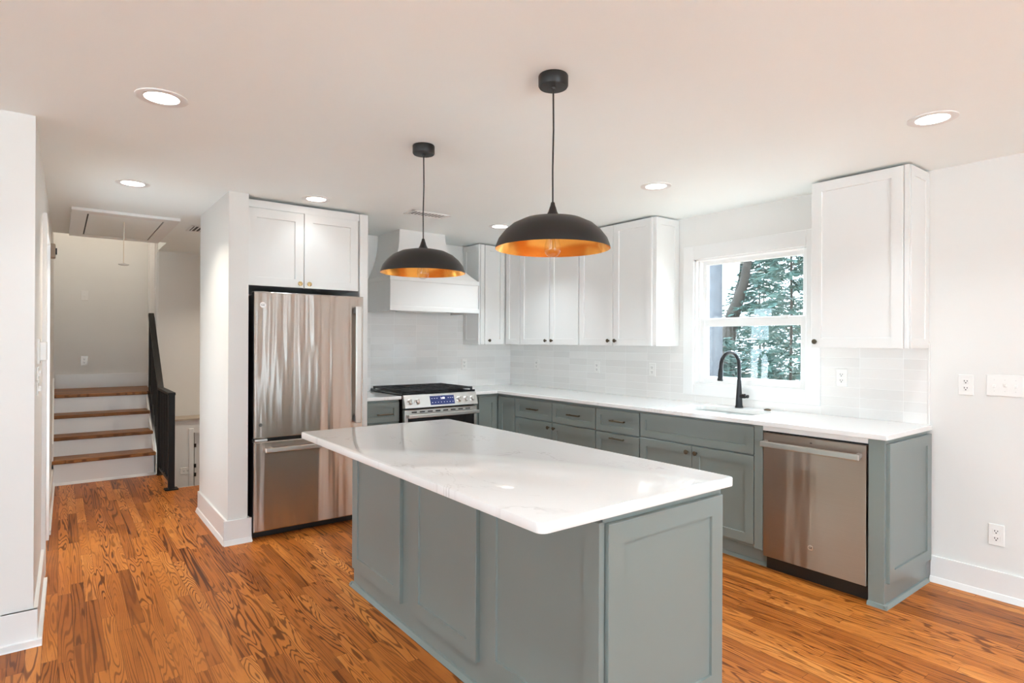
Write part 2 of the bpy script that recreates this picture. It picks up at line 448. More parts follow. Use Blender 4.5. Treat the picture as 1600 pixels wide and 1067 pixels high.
m.prism([(-.2, 5.33), (wl(5.31) + .028, 5.33), (wl(7.1) + .026, 7.10), (-.2, 7.10)], 'z', 0, .03)
struct(m.build('baseboard_left', TRIM))
struct(MB().box(-.04, .93, 8.834, 8.852, .80, .975, bev=.002).build('baseboard_landing', TRIM))

# doorway in the hall's left wall with casing and a glazed door
dr = struct(bpy.data.objects.new('door_1', None)); COL.objects.link(dr); dr.location = (-.1, 4.85, 0)
c = MB()
def cs(y0, y1, z0, z1): c.prism([(-.12, y0), (wl(y0) + .020, y0), (wl(y1) + .020, y1), (-.12, y1)], 'z', z0, z1)
cs(D0 - .09, D0 + .005, 0, 2.135); cs(D1 - .005, D1 + .095, 0, 2.135); cs(D0 + .005, D1 - .005, DZ - .005, 2.135)
c.build('casing', TRIM, dr)
j = MB().box(-.34, wl(D0), D0, D0 + .015, 0, DZ).box(-.34, wl(D1), D1 - .015, D1, 0, DZ).box(-.34, wl(D0), D0, D1, DZ - .015, DZ)
j.build('jamb', TRIM, dr)
l = MB(); y0, y1 = D0 + .018, D1 - .018
l.box(-.29, -.25, y0, y0 + .18, .02, 2.03).box(-.29, -.25, y1 - .18, y1, .02, 2.03).box(-.29, -.25, y0, y1, .02, .25).box(-.29, -.25, y0, y1, 1.92, 2.03).box(-.29, -.25, y0, y1, 1.30, 1.44)
lf = l.build('door_leaf', TRIM, dr)
MB().box(-.272, -.268, y0 + .17, y1 - .17, .24, 1.93).build('glass', GLASS, lf)
# lower stairwell door, dark gap and hinges
d2 = struct(bpy.data.objects.new('door_2', None)); COL.objects.link(d2); d2.location = (1.6, 7.48, -1.22)
MB().box(1.155, 1.205, 7.432, 7.452, -1.22, .40, bev=.003).build('casing', TRIM, d2)
MB().box(1.222, 1.95, 7.50, 7.54, -1.20, .35, bev=.003).build('door_leaf', TRIM, d2)
for hz in (-.13, -.03, .2):
    MB().box(1.206, 1.238, 7.484, 7.502, hz - .02, hz + .02).build('hinge', BLACK, d2)
# upstairs casing at the landing's right
m = MB()
m.box(.868, .8945, 7.755, 7.90, .3, 3.4, bev=.004).box(.858, .872, 7.80, 7.86, .3, 3.4, bev=.003).box(.880, .902, 8.55, 8.66, .8, 3.4, bev=.004).box(.890, .902, 7.90, 8.55, .8, 3.4)
struct(m.build('trim_landing_casing', TRIM))

# ------------------------------------------------------------------ kitchen window
w1 = struct(bpy.data.objects.new('window_1', None)); COL.objects.link(w1); w1.location = (XW, 2.43, wz0)
cx0, cx1 = XW - .020, XW + .002
m = MB()
m.box(cx0, cx1, wy1 - .004, 2.976, .968, 2.168, bev=.003).box(cx0, cx1, 1.880, wy0 + .004, .968, 2.168, bev=.003)
m.box(cx0, cx1, wy0 + .003, wy1 - .003, wz1 - .004, 2.168, bev=.003).box(cx0, cx1, wy0 + .003, wy1 - .003, .968, wz0 + .004, bev=.003)
m.build('casing', TRIM, w1)
jb = MB(); xo = XW + .16
jb.box(XW + .001, xo, wy1 - .018, wy1, wz0, wz1).box(XW + .001, xo, wy0, wy0 + .018, wz0, wz1).box(XW + .001, xo, wy0, wy1, wz1 - .016, wz1).box(XW - .004, xo, wy0, wy1, wz0 - .004, wz0 + .016)
jb.box(XW + .03, xo, wy1 - .034, wy1 - .016, wz0, wz1).box(XW + .03, xo, wy0 + .016, wy0 + .03, wz0, wz1)
jb.build('jamb', TRIM, w1)
ya, yb = wy0 + .026, wy1 - .03
def sash(nm, xc, z0, z1, st, top, bot, y0, y1):
    s = MB(); x0, x1 = xc - .016, xc + .016
    s.box(x0, x1, y0, y0 + st, z0, z1, bev=.002).box(x0, x1, y1 - st, y1, z0, z1, bev=.002).box(x0, x1, y0 + st - .002, y1 - st + .002, z1 - top, z1, bev=.002).box(x0, x1, y0 + st - .002, y1 - st + .002, z0, z0 + bot, bev=.002)
    o = s.build(nm, TRIM, w1)
    MB().box(xc - .002, xc + .002, y0 + st - .006, y1 - st + .006, z0 + bot - .006, z1 - top + .006).build('pane', GLASS, o)
    return o
sash('upper_sash', XW + .092, 1.545, wz1 - .008, .046, .040, .042, ya - .002, yb + .012)
lo = sash('lower_sash', XW + .052, wz0 + .018, 1.580, .044, .062, .040, ya - .004, yb + .004)
MB().box(XW + .024, XW + .040, 2.12, 2.18, 1.566, 1.590, bev=.003).build('sash_lock', TRIM, lo)
# unseen windows added only to daylight the room
w3 = struct(bpy.data.objects.new('added_window_2', None)); COL.objects.link(w3); w3.location = ((px0 + px1) / 2, -3.07, 0)
m = MB()
n = 6
for i in range(n + 1):
    x = px0 + (px1 - px0) * i / n
    m.box(x - .05, x + .05, -3.12, -2.98, 0, pz1)
m.box(qx0 - .05, qx0 + .02, -3.12, -2.98, 0, pz1).box(qx1 - .02, qx1 + .05, -3.12, -2.98, 0, pz1)
m.box(px0, px1, -3.12, -2.98, pz1 - .08, pz1 + .09).box(px0, px1, -3.12, -3.0, 0, .12)
f3 = m.build('frame', TRIM, w3); MB().box(px0, px1, -3.072, -3.068, .1, pz1 - .05).box(qx0, qx1, -3.072, -3.068, .1, pz1).build('pane', GLASS, f3)
w4 = struct(bpy.data.objects.new('added_window_3', None)); COL.objects.link(w4); w4.location = (-4.55, .15, .7)
m = MB()
for i in range(4):
    y = fy0 + (fy1 - fy0) * i / 3; m.box(-4.62, -4.48, y - .06, y + .06, .62, 2.18)
m.box(-4.62, -4.48, fy0, fy1, .62, .74).box(-4.62, -4.48, fy0, fy1, 2.06, 2.18)
f4 = m.build('frame', TRIM, w4); MB().box(-4.562, -4.558, fy0, fy1, .7, 2.1).build('pane', GLASS, f4)

# ------------------------------------------------------------------ backsplash
bs = MB().box(XW - .008, XW + .001, 2.976, YS + .001, CT - .01, 1.40).box(XW - .008, XW + .001, 1.262, 1.880, CT - .01, 1.40).box(XW - .008, XW + .001, 1.880, 2.976, CT - .01, .968)
struct(bs.build('trim_backsplash_right', TILEY))
struct(B(1.95, XW, YS - .008, YS + .001, CT - .01, 1.72).build('trim_backsplash_back', TILEX))
struct(B(XW - .012, XW, 1.252, 1.264, CT - .01, 1.40, bev=.003).build('trim_tile_edge', TILET))

# ------------------------------------------------------------------ small hardware
def knob_mesh(mat, r=.0155):
    """mushroom knob pointing along -y from its origin"""
    m = MB().lathe([(.0075, 0), (.0065, .006), (.0055, .012), (.009, .0165), (r, .019), (r, .0235), (r * .8, .0265), (.001, .0275)], (0, 0, 0), (0, -1, 0), 20, cap1=True)
    me = bpy.data.meshes.new('knob'); m.bm.to_mesh(me); m.bm.free(); me.materials.append(mat)
    me.polygons.foreach_set('use_smooth', [True] * len(me.polygons)); me.set_sharp_from_angle(angle=math.radians(35))
    return me
def pull_mesh(mat, L=.15):
    m = MB().box(-L / 2, L / 2, -.033, -.024, -.006, .006, bev=.0015).box(-L / 2 + .012, -L / 2 + .022, -.026, 0, -.005, .005).box(L / 2 - .022, L / 2 - .012, -.026, 0, -.005, .005)
    me = bpy.data.meshes.new('pull'); m.bm.to_mesh(me); m.bm.free(); me.materials.append(mat); return me
KN, KNB, PU = knob_mesh(BRONZE), knob_mesh(BRASS, .017), pull_mesh(BRONZE)
def hw_at(name, me, parent, pos, face):
    o = bpy.data.objects.new(name, me); COL.objects.link(o)
    off = Vector((0, 0, 0)); p = parent
    while p is not None: off += p.location; p = p.parent
    o.location = Vector(pos) - off; o.parent = parent
    if face == '-x': o.rotation_euler = (0, 0, -PI / 2)
    return o
def door(parent, face, plane, a0, a1, z0, z1, mat, name='door', rail=.058, knob=None, pull=None, kmesh=None, t=.02):
    o = MB().shaker(face, plane, a0, a1, z0, z1, rail, t).build(name, mat, parent)
    def P(a, z): return (plane, a, z) if face == '-x' else (a, plane, z)
    if knob: hw_at('knob', kmesh or KN, o, P(*knob), face)
    if pull:
        h = hw_at('handle', PU, o, (plane + .007, pull[0], pull[1]) if face == '-x' else (pull[0], plane + .007, pull[1]), face)
    return o

# ------------------------------------------------------------------ base cabinets, window wall
FX = 3.430               # door fronts
GR = 'sage base cabinets along the window wall'
def carcass(y0, y1, parent, toe=True):
    MB().box(FX + .021, XW - .01, y0, y1, .115, CB, bev=.001).build('carcass', CABG, parent)
    if toe:
        MB().box(FX + .075, XW - .01, y0, y1, 0, .116).prism([(FX + .058, 0), (FX + .075, 0), (FX + .075, .022), (FX + .068, .02)], 'y', y0, y1).build('toe_kick', CABG, parent)
# sink base with the filler stile by the dishwasher
sb = thing('sink_base_cabinet', 'sage grey sink base cabinet under the black faucet, one long false drawer above two doors', 'cabinet', (3.75, 2.43, 0), GR)
carcass(1.931, 2.902, sb)
MB().box(FX, FX + .03, 1.931, 1.986, .115, CB, bev=.001).build('filler_stile', CABG, sb)
door(sb, '-x', FX, 1.992, 2.897, .694, .868, CABG, 'false_drawer_front', .05)
door(sb, '-x', FX, 2.4465, 2.897, .135, .684, CABG, knob=(2.478, .640))
door(sb, '-x', FX, 1.992, 2.4425, .135, .684, CABG, knob=(2.408, .640))
# drawer stack
ds = thing('drawer_cabinet', 'sage grey narrow drawer cabinet between the sink base and the two-door cabinet', 'cabinet', (3.75, 3.13, 0), GR)
carcass(2.903, 3.355, ds)
door(ds, '-x', FX, 2.907, 3.351, .688, .862, CABG, 'drawer', .05, pull=(3.115, .778))
door(ds, '-x', FX, 2.907, 3.351, .414, .676, CABG, 'drawer', .05, pull=(3.115, .642))
door(ds, '-x', FX, 2.907, 3.351, .135, .404, CABG, 'drawer', .05, pull=(3.115, .35))
# two drawers above two doors
dd = thing('double_base_cabinet', 'sage grey base cabinet with two drawers side by side above two doors', 'cabinet', (3.75, 3.885, 0), GR)
carcass(3.356, 4.415, dd)
door(dd, '-x', FX, 3.361, 3.882, .688, .860, CABG, 'drawer', .05, pull=(3.605, .775))
door(dd, '-x', FX, 3.888, 4.411, .688, .857, CABG, 'drawer', .05, pull=(4.145, .775))
door(dd, '-x', FX, 3.361, 3.882, .135, .678, CABG, knob=(3.850, .636))
door(dd, '-x', FX, 3.888, 4.411, .135, .678, CABG, knob=(3.925, .636))
# corner cabinet
FY = 4.690
cc = thing('corner_base_cabinet', 'sage grey corner base cabinet with two narrow doors beside the range', 'cabinet', (3.8, 5.0, 0), GR)
MB().box(FX + .021, XW - .01, 4.416, YS - .01, .115, CB, bev=.001).box(3.15, FX + .03, FY + .021, YS - .01, .115, CB, bev=.001).build('carcass', CABG, cc)
MB().box(FX + .075, XW - .01, 4.416, YS - .01, 0, .116).box(3.15, FX + .08, FY + .075, YS - .01, 0, .116).build('toe_kick', CABG, cc)
door(cc, '-x', FX, 4.421, 4.684, .135, .858, CABG, rail=.062)
door(cc, '-y', FY, 3.205, 3.424, .135, .858, CABG, rail=.062)
# left of the range
lc = thing('small_base_cabinet', 'sage grey base cabinet squeezed between the fridge panel and the range, drawer over door', 'cabinet', (2.16, 5.0, 0), GR)
MB().box(1.952, 2.367, FY + .021, YS - .01, .115, CB, bev=.001).build('carcass', CABG, lc)
MB().box(1.952, 2.367, FY + .075, YS - .01, 0, .116).build('toe_kick', CABG, lc)
door(lc, '-y', FY, 1.958, 2.362, .692, .862, CABG, 'drawer', .05, pull=(2.222, .760))
door(lc, '-y', FY, 1.958, 2.362, .135, .682, CABG, knob=(2.33, .64))
# end panel
ep = thing('end_panel', 'sage grey panelled end post closing off the dishwasher, beside the bare wall', 'cabinet panel', (3.75, 1.29, 0))
MB().box(FX, XW - .035, 1.257, 1.335, .0, CB, bev=.0015).build('post', CABG, ep)
MB().shaker('-y', 1.238, 3.452, XW - .018, .128, .862, .062, .0195, .009).build('side_panel', CABG, ep)
MB().prism([(1.238, 0), (1.257, 0), (1.257, .022), (1.249, .02)], 'x', FX - .014, XW - .035).prism([(FX - .016, 0), (FX, 0), (FX, .022), (FX - .008, .02)], 'y', 1.238, 1.337).build('shoe_moulding', CABG, ep)
# dishwasher
dw = thing('dishwasher', 'brushed steel dishwasher with a bar handle under the right end of the counter', 'dishwasher', (3.75, 1.63, 0))
MB().box(FX + .03, XW - .05, 1.345, 1.925, .10, .85).build('tub', BLACK, dw)
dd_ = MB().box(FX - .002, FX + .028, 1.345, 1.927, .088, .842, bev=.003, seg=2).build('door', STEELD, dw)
hb = MB().box(FX - .052, FX - .030, 1.362, 1.922, .762, .795, bev=.004, seg=2)
for y in (1.375, 1.905): hb.prism([(FX - .050, .766), (FX + .001, .778), (FX + .001, .800), (FX - .040, .794)], 'y', y - .010, y + .010)
hb.build('handle', STEELH, dd_)
MB().lathe([(.013, 0), (.016, .001), (.016, .003), (.014, .0035)], (FX - .002, 1.637, .214), (-1, 0, 0), 28).build('badge', STEELH, dd_)
text_mesh('badge_letters', 'GE', .017, DARKP, dd_, (FX - .0062, 1.637, .214), '-x')
MB().box(FX - .0026, FX, 1.632, 1.644, .812, .818).build('sensor', DARKP, dd_)
MB().box(FX + .05, FX + .07, 1.340, 1.930, .0, .10).build('toe_panel', BLACK, dw)
MB().box(FX + .001, FX + .03, 1.338, 1.930, .8545, CB).build('mounting_strip', CABW, dw)

# ------------------------------------------------------------------ worktops, sink, faucet
def boolean(o, cutter_mb):
    c = cutter_mb.build('tmp_cut', DARKP)
    md = o.modifiers.new('b', 'BOOLEAN'); md.object = c; md.operation = 'DIFFERENCE'; md.solver = 'EXACT'
    me = bpy.data.meshes.new_from_object(o.evaluated_get(bpy.context.evaluated_depsgraph_get()))
    o.modifiers.clear(); old = o.data; me.name = old.name; o.data = me
    cm = c.data; bpy.data.objects.remove(c); bpy.data.meshes.remove(cm); bpy.data.meshes.remove(old)
def rrect(x0, x1, y0, y1, r, n=6):
    P = []
    for cx, cy, a in ((x1 - r, y1 - r, 0), (x0 + r, y1 - r, 90), (x0 + r, y0 + r, 180), (x1 - r, y0 + r, 270)):
        for i in range(n + 1):
            t = math.radians(a + 90 * i / n); P.append((cx + r * math.cos(t), cy + r * math.sin(t)))
    return P
SX0, SX1, SY0, SY1 = 3.505, 3.905, 2.105, 2.685
CX, CY = 3.405, 4.664
wt = MB().prism([(CX, 1.238), (XW - .008, 1.238), (XW - .008, YS - .008), (3.142, YS - .008), (3.142, CY), (CX, CY)], 'z', CB, CT, bev=.003).build('worktop', QUARTZ)
boolean(wt, MB().prism(rrect(SX0, SX1, SY0, SY1, .07), 'z', CB - .1, CT + .1))
tag(wt, 'white quartz worktop running under the window from the range to the dishwasher', 'worktop')
wt2 = MB().box(1.951, 2.372, CY, YS - .008, CB, CT, bev=.003).build('worktop', QUARTZ)
tag(wt2, 'short white quartz worktop between the fridge and the range', 'worktop')
sk = thing('sink', 'undermounted steel sink set into the white worktop below the window', 'sink', (3.71, 2.425, .70))
rs = []
for off, z in ((.0, CB - .001), (.0, .72), (.03, .690)):
    rs.append([(x, y, z) for x, y in rrect(SX0 + off, SX1 - off, SY0 + off, SY1 - off, max(.03, .07 - off))])
t_ = MB(); tb = bmesh.new(); R = [[tb.verts.new(p) for p in r] for r in rs]
for a, b2 in zip(R, R[1:]):
    for i in range(len(a)): tb.faces.new((a[i], a[(i + 1) % len(a)], b2[(i + 1) % len(a)], b2[i]))
tb.faces.new(R[-1]); t_._merge(tb)
so = t_.build('bowl', SINKM, sk, True)
so.modifiers.new('s', 'SOLIDIFY').thickness = .003
MB().lathe([(.04, 0), (.045, .003), (.03, .004), (.001, .002)], (3.71, 2.425, .691), (0, 0, 1), 24).build('drain', STEELH, sk, True)
fa = thing('faucet', 'tall black gooseneck kitchen faucet with side lever in front of the window', 'faucet', (3.985, 2.43, CT))
fx, fy = 3.985, 2.43
MB().lathe([(.029, 0), (.029, .006), (.024, .02), (.0225, .06), (.020, .10), (.0165, .16), (.0145, .20)], (fx, fy, CT), (0, 0, 1), 28).build('body', FAUC, fa, True)
pts = [(fx, fy, CT + .19), (fx, fy, CT + .28)]
for i in range(0, 13):
    t = math.radians(15 * i); pts.append((fx - .098 + .098 * math.cos(t), fy + .012 * (1 - math.cos(t)), CT + .31 + .098 * math.sin(t)))
pts += [(fx - .199, fy + .024, CT + .28)]
MB().tube(pts, .0135, 16).build('spout', FAUC, fa, True)
MB().lathe([(.0145, 0), (.0165, .015), (.0195, .075), (.021, .085), (.018, .09)], (fx - .1985, fy + .024, CT + .292), (-.06, .02, -1), 24).build('spray_head', FAUC, fa, True)
MB().cyl((fx, fy, CT + .085), (fx - .004, fy - .048, CT + .088), .017, 20).cyl((fx - .004, fy - .044, CT + .088), (fx - .006, fy - .075, CT + .087), .0125, 16).build('lever_hub', FAUC, fa, True)
MB().tube([(fx - .004, fy - .056, CT + .09), (fx - .022, fy - .066, CT + .096), (fx - .05, fy - .075, CT + .103)], [.008, .007, .006], 10).build('lever', FAUC, fa, True)
hc = MB().lathe([(.023, 0), (.024, .004), (.020, .009), (.010, .012), (.001, .0125)], (3.995, 2.215, CT), (0, 0, 1), 24).build('hole_cover', BRONZE, None, True)
tag(hc, 'small bronze sink hole cover on the worktop right of the faucet', 'sink button')

# ------------------------------------------------------------------ wall cabinets
UX = 3.757; UY = 5.012
GW = 'white wall cabinets'
def upper(name, label, y0, y1, split, z0=UB, z1=UT):
    u = thing(name, label, 'cabinet', (3.91, (y0 + y1) / 2, z0), GW)
    MB().box(UX + .021, XW, y0, y1, z0, z1, bev=.0015).build('carcass', CABW, u)
    return u
u2 = upper('wall_cabinet', 'white two-door wall cabinet next to the window', 3.048, 3.894, 3.475)
door(u2, '-x', UX, 3.479, 3.890, UB, UT - .004, CABW, knob=(3.520, 1.404), t=.0195)
door(u2, '-x', UX, 3.062, 3.473, UB, UT - .004, CABW, knob=(3.442, 1.404), t=.0195)
MB().shaker('-y', 3.028, UX + .020, XW - .004, UB, UT, .055, .0195, .006).build('side_panel', CABW, u2)
u1 = upper('wall_cabinet', 'white two-door wall cabinet behind the nearer pendant, left of the one by the window', 3.895, 4.757, 4.30)
door(u1, '-x', UX, 4.303, 4.753, UB, UT - .004, CABW, knob=(4.345, 1.404), t=.0195)
door(u1, '-x', UX, 3.900, 4.297, UB, UT - .004, CABW, knob=(4.255, 1.404), t=.0195)
u0 = thing('corner_wall_cabinet', 'white corner wall cabinet with one narrow knobbed door by the range hood', 'cabinet', (3.75, 5.15, UB), GW)
MB().box(UX + .021, XW, 4.758, YS - .009, UB, UT, bev=.0015).box(3.44, UX + .03, UY + .021, YS - .009, UB, UT, bev=.0015).build('carcass', CABW, u0)
door(u0, '-x', UX, 4.762, 4.998, UB, UT - .004, CABW, rail=.055, t=.0195)
door(u0, '-y', UY, 3.497, 3.748, UB, UT - .004, CABW, rail=.055, knob=(3.545, 1.404), t=.0195)
MB().box(3.442, 3.49, UY, UY + .03, UB, UT, bev=.0015).build('filler_stile', CABW, u0)
MB().shaker('-x', 3.424, UY + .012, YS - .012, UB, UT, .055, .0175, .006).build('side_panel', CABW, u0)
u3 = upper('wall_cabinet', 'white single-door wall cabinet right of the window above the dishwasher', 1.285, 1.800, 0)
door(u3, '-x', UX, 1.289, 1.797, UB, UT - .004, CABW, rail=.060, knob=(1.768, 1.400), t=.0195)
MB().box(UX + .012, UX + .03, 1.262, 1.286, UB - .002, UT, bev=.001).build('filler_stile', CABW, u3)
MB().shaker('-y', 1.258, UX + .034, XW - .002, UB, UT, .055, .026, .006).build('side_panel', CABW, u3)

# over the fridge, with the tall panel at its right
FC = 4.415
of = thing('fridge_cabinet', 'white two-door cabinet with pale round knobs above the refrigerator, with a tall side panel', 'cabinet', (1.49, 4.9, 1.78), GW)
MB().box(1.042, 1.874, FC + .021, YS - .01, 1.785, UT - .012, bev=.001).build('carcass', CABW, of)
MB().box(1.042, 1.874, FC + .012, FC + .03, 2.338, UT - .006).build('top_rail', CABW, of)
door(of, '-y', FC, 1.046, 1.438, 1.782, 2.330, CABW, rail=.062, knob=(1.407, 1.812), kmesh=KNB)
door(of, '-y', FC, 1.444, 1.862, 1.782, 2.336, CABW, rail=.062, knob=(1.475, 1.812), kmesh=KNB)
MB().box(1.876, 1.942, FC - .004, YS - .008, 0, UT - .006, bev=.002).build('side_panel', CABW, of)

# ------------------------------------------------------------------ refrigerator
rf = thing('refrigerator', 'brushed steel bottom-freezer refrigerator with dark sides in a white alcove', 'refrigerator', (1.47, 4.75, 0))
MB().box(1.078, 1.862, 4.398, 5.10, .045, 1.715, bev=.006).build('case', BLACK, rf)
MB().box(1.085, 1.855, 4.40, 5.0, .0, .05).build('base_grille', BLACK, rf)
ud = MB().box(1.070, 1.868, 4.320, 4.390, .708, 1.733, bev=.007, seg=3).build('door', STEELZ, rf)
MB().box(1.068, 1.0715, 4.328, 4.392, .712, 1.729).box(1.075, 1.862, 4.388, 4.398, .712, 1.72).build('door_edge', BLACK, ud)
fd = MB().box(1.070, 1.868, 4.320, 4.390, .058, .684, bev=.007, seg=3).build('freezer_drawer', STEELZ, rf)
MB().box(1.068, 1.0715, 4.328, 4.392, .062, .680).box(1.075, 1.862, 4.388, 4.398, .062, .680).build('door_edge', BLACK, fd)
h = MB().box(1.786, 1.828, 4.262, 4.280, .768, 1.655, bev=.005, seg=2)
h.build('handle', STEELH, ud)
for z0_ in (1.600, .774): MB().box(1.792, 1.822, 4.278, 4.322, z0_, z0_ + .05, bev=.003).build('handle_mount', BLACK, ud)
MB().box(1.135, 1.800, 4.262, 4.280, .612, .644, bev=.005, seg=2).build('handle', STEELH, fd)
for x0_ in (1.145, 1.745): MB().box(x0_, x0_ + .05, 4.278, 4.322, .618, .640, bev=.003).build('handle_mount', STEELH, fd)
MB().lathe([(.016, 0), (.020, .001), (.020, .003), (.0185, .0036)], (1.125, 4.320, 1.640), (0, -1, 0), 28).build('badge', STEELH, ud)
text_mesh('badge_letters', 'GE', .022, DARKP, ud, (1.125, 4.3158, 1.640), '-y')
MB().lathe([(.010, 0), (.012, .001), (.010, .003)], (1.115, 4.320, .802), (0, -1, 0), 24).build('badge', DARKP, ud)
MB().box(1.075, 1.17, 4.335, 4.42, 1.718, 1.735, bev=.003).build('hinge_cover', TAN, rf)
MB().box(1.076, 1.16, 4.316, 4.40, .688, .702, bev=.002).build('hinge', STEELH, rf)

# ------------------------------------------------------------------ range
rg = thing('range', 'slide-in gas range with steel control panel and black grates below the hood', 'range', (2.757, 4.95, 0))
x0, x1 = 2.377, 3.137
MB().box(x0 + .004, x1 - .004, 4.672, YS - .02, .05, .898).build('body', BLACK, rg)
MB().box(x0 - .004, x1 + .004, 4.660, YS - .012, .9135, .938, bev=.004).build('cooktop', BLACKG, rg)
cp = MB().prism([(4.668, .922), (4.642, .918), (4.604, .806), (4.66, .800)], 'x', x0, x1, bev=.003).build('control_panel', STEELH, rg)
n_ = Vector((0, -(.918 - .806), -(4.642 - 4.604) * -1)).normalized()      # panel normal (-y, +z)
nrm = Vector((0, -.112, .038)).normalized()
def onp(x, z): return Vector((x, 4.604 + (z - .806) * (.038 / .112), z))
for x in (2.430, 2.503, 2.935, 3.008, 3.081):
    k = MB().lathe([(.027, 0), (.027, .004), (.021, .007), (.0195, .028), (.017, .031), (.001, .0315)], onp(x, .858), nrm, 24).build('knob', STEELH, cp, True)
    q = onp(x, .858) + nrm * .03
    MB().box(x - .004, x + .004, q.y - .010, q.y, q.z - .020, q.z + .020, bev=.0015).build('grip', STEELH, k)
d = MB(); a0, a1 = 2.632, 2.884
d.rings([[onp(x, z) + nrm * e for x, z in ((a0, .822), (a1, .822), (a1, .900), (a0, .900))] for e in (-.001, .002)])
dp = d.build('display', DISPL, cp)
def panel_text(txt, size, x, z, mat, name):
    cu = bpy.data.curves.new(name, 'FONT'); cu.body = txt; cu.size = size; cu.extrude = .0003; cu.align_x = 'CENTER'; cu.align_y = 'CENTER'
    tmp = bpy.data.objects.new('tmp', cu); COL.objects.link(tmp)
    me = bpy.data.meshes.new_from_object(tmp.evaluated_get(bpy.context.evaluated_depsgraph_get()))
    bpy.data.objects.remove(tmp); bpy.data.curves.remove(cu); me.name = name
    R = Matrix(((1, 0, 0), (0, nrm.z, nrm.y), (0, -nrm.y, nrm.z))).to_4x4()
    me.transform(Matrix.Translation(onp(x, z) + nrm * .0028 - Vector(rg.location)) @ R)
    me.materials.clear(); me.materials.append(mat)
    o = bpy.data.objects.new(name, me); COL.objects.link(o); o.parent = dp; return o
panel_text('1:00', .026, 2.762, .877, DIGIT, 'clock_digits')
for x in (2.652, 2.678, 2.704, 2.822, 2.846, 2.868):
    c_ = onp(x, .878) + nrm * .0025; MB().box(x - .006, x + .006, c_.y - .0006, c_.y + .0006, c_.z - .0012, c_.z + .0012).build('button_mark', MARK, dp)
for i in range(8):
    x = 2.652 + i * .0305; c_ = onp(x, .843) + nrm * .0025; MB().box(x - .003, x + .003, c_.y - .0006, c_.y + .0006, c_.z - .0022, c_.z + .0022).build('button_mark', MARK, dp)
od = MB().box(x0 + .003, x1 - .003, 4.622, 4.668, .215, .790, bev=.004).build('oven_door', STEELH, rg)
MB().box(x0 + .035, x1 - .035, 4.618, 4.624, .26, .718, bev=.001).build('glass', BLACKG, od)
for i in range(8): MB().box(x0 + .07 + i * .08, x0 + .12 + i * .08, 4.6195, 4.6225, .762, .774).build('vent_slot', DARKP, od)
hh = MB().box(x0 + .012, x1 - .012, 4.560, 4.580, .722, .755, bev=.005, seg=2)
for x in (x0 + .03, x1 - .03): hh.box(x - .012, x + .012, 4.576, 4.624, .728, .750)
hh.build('handle', STEELH, od)
MB().box(x0 + .003, x1 - .003, 4.630, 4.668, .06, .205, bev=.004).build('storage_drawer', STEELH, rg)
for i in range(3):
    g0, g1 = x0 + .012 + i * .247, x0 + .012 + i * .247 + .241
    gm = MB(); zt = .962
    for x in (g0, g1): gm.box(x - .007, x + .007, 4.700, 5.27, zt - .016, zt)
    for y in (4.700, 5.27, 4.985): gm.box(g0 - .007, g1 + .007, y - .007, y + .007, zt - .016, zt)
    for y in (4.80, 4.88, 5.09, 5.18): gm.box(g0, g1, y - .005, y + .005, zt - .012, zt)
    gm.box((g0 + g1) / 2 - .005, (g0 + g1) / 2 + .005, 4.70, 5.27, zt - .012, zt)
    for x in (g0, g1):
        for y in (4.705, 5.265): gm.box(x - .008, x + .008, y - .008, y + .008, .923, zt)
    gm.build('grate', IRON, rg)
for x, y in ((2.51, 4.84), (2.51, 5.13), (2.757, 4.985), (3.0, 4.84), (3.0, 5.13)):
    MB().lathe([(.045, 0), (.045, .012), (.034, .014), (.034, .022), (.001, .023)], (x, y, .9375), (0, 0, 1), 20).build('burner', IRON, rg, True)
# hood
hd = thing('range_hood', 'white flared wood range hood hanging over the gas range', 'range hood', (2.81, 5.08, 1.66))
hx0, hx1, hy = 2.340, 3.290, 4.832
bx = MB()
bx.box(hx0, hx0 + .02, hy + .0195, YS - .009, 1.669, 1.944).box(hx1 - .02, hx1, hy + .0195, YS - .009, 1.669, 1.944).box(hx0 + .021, hx1 - .021, YS - .03, YS - .009, 1.70, 1.945)
bx.box(hx0, hx1, hy, hy + .02, 1.668, 1.945, bev=.002).box(hx0 + .01, hx1 - .01, hy + .01, YS - .01, 1.915, 1.94)
bx.build('band', CABW, hd)
MB().box(hx0 - .006, hx1 + .006, hy - .008, hy + .0205, 1.667, 1.712, bev=.003).box(hx0 - .006, hx0 + .0205, hy + .02, YS - .0095, 1.667, 1.712).box(hx1 - .0205, hx1 + .006, hy + .02, YS - .0095, 1.667, 1.712).build('moulding', CABW, hd)
MB().box(hx0 - .006, hx1 + .006, hy - .008, YS - .009, 1.940, 1.985, bev=.003).build('moulding', CABW, hd)
pr = []
for i in range(13):
    t = i / 12; z = 1.985 + t * (H - 1.985 + .004)
    e = (1 - t) ** 2.3
    l0, l1 = 2.445 - .098 * e, 2.922 + .360 * e; f_ = 4.862 - .028 * e
    pr.append([(l0, f_, z), (l1, f_, z), (l1, YS - .005, z), (l0, YS - .005, z)])
MB().rings(pr).build('canopy', CABW, hd)
MB().box(hx0 + .02, hx1 - .02, hy + .02, YS - .03, 1.690, 1.705).build('liner', HOODIN, hd)
MB().box(hx0 + .25, hx1 - .25, hy + .12, YS - .1, 1.676, 1.692, bev=.002).build('filter', STEELH, hd)

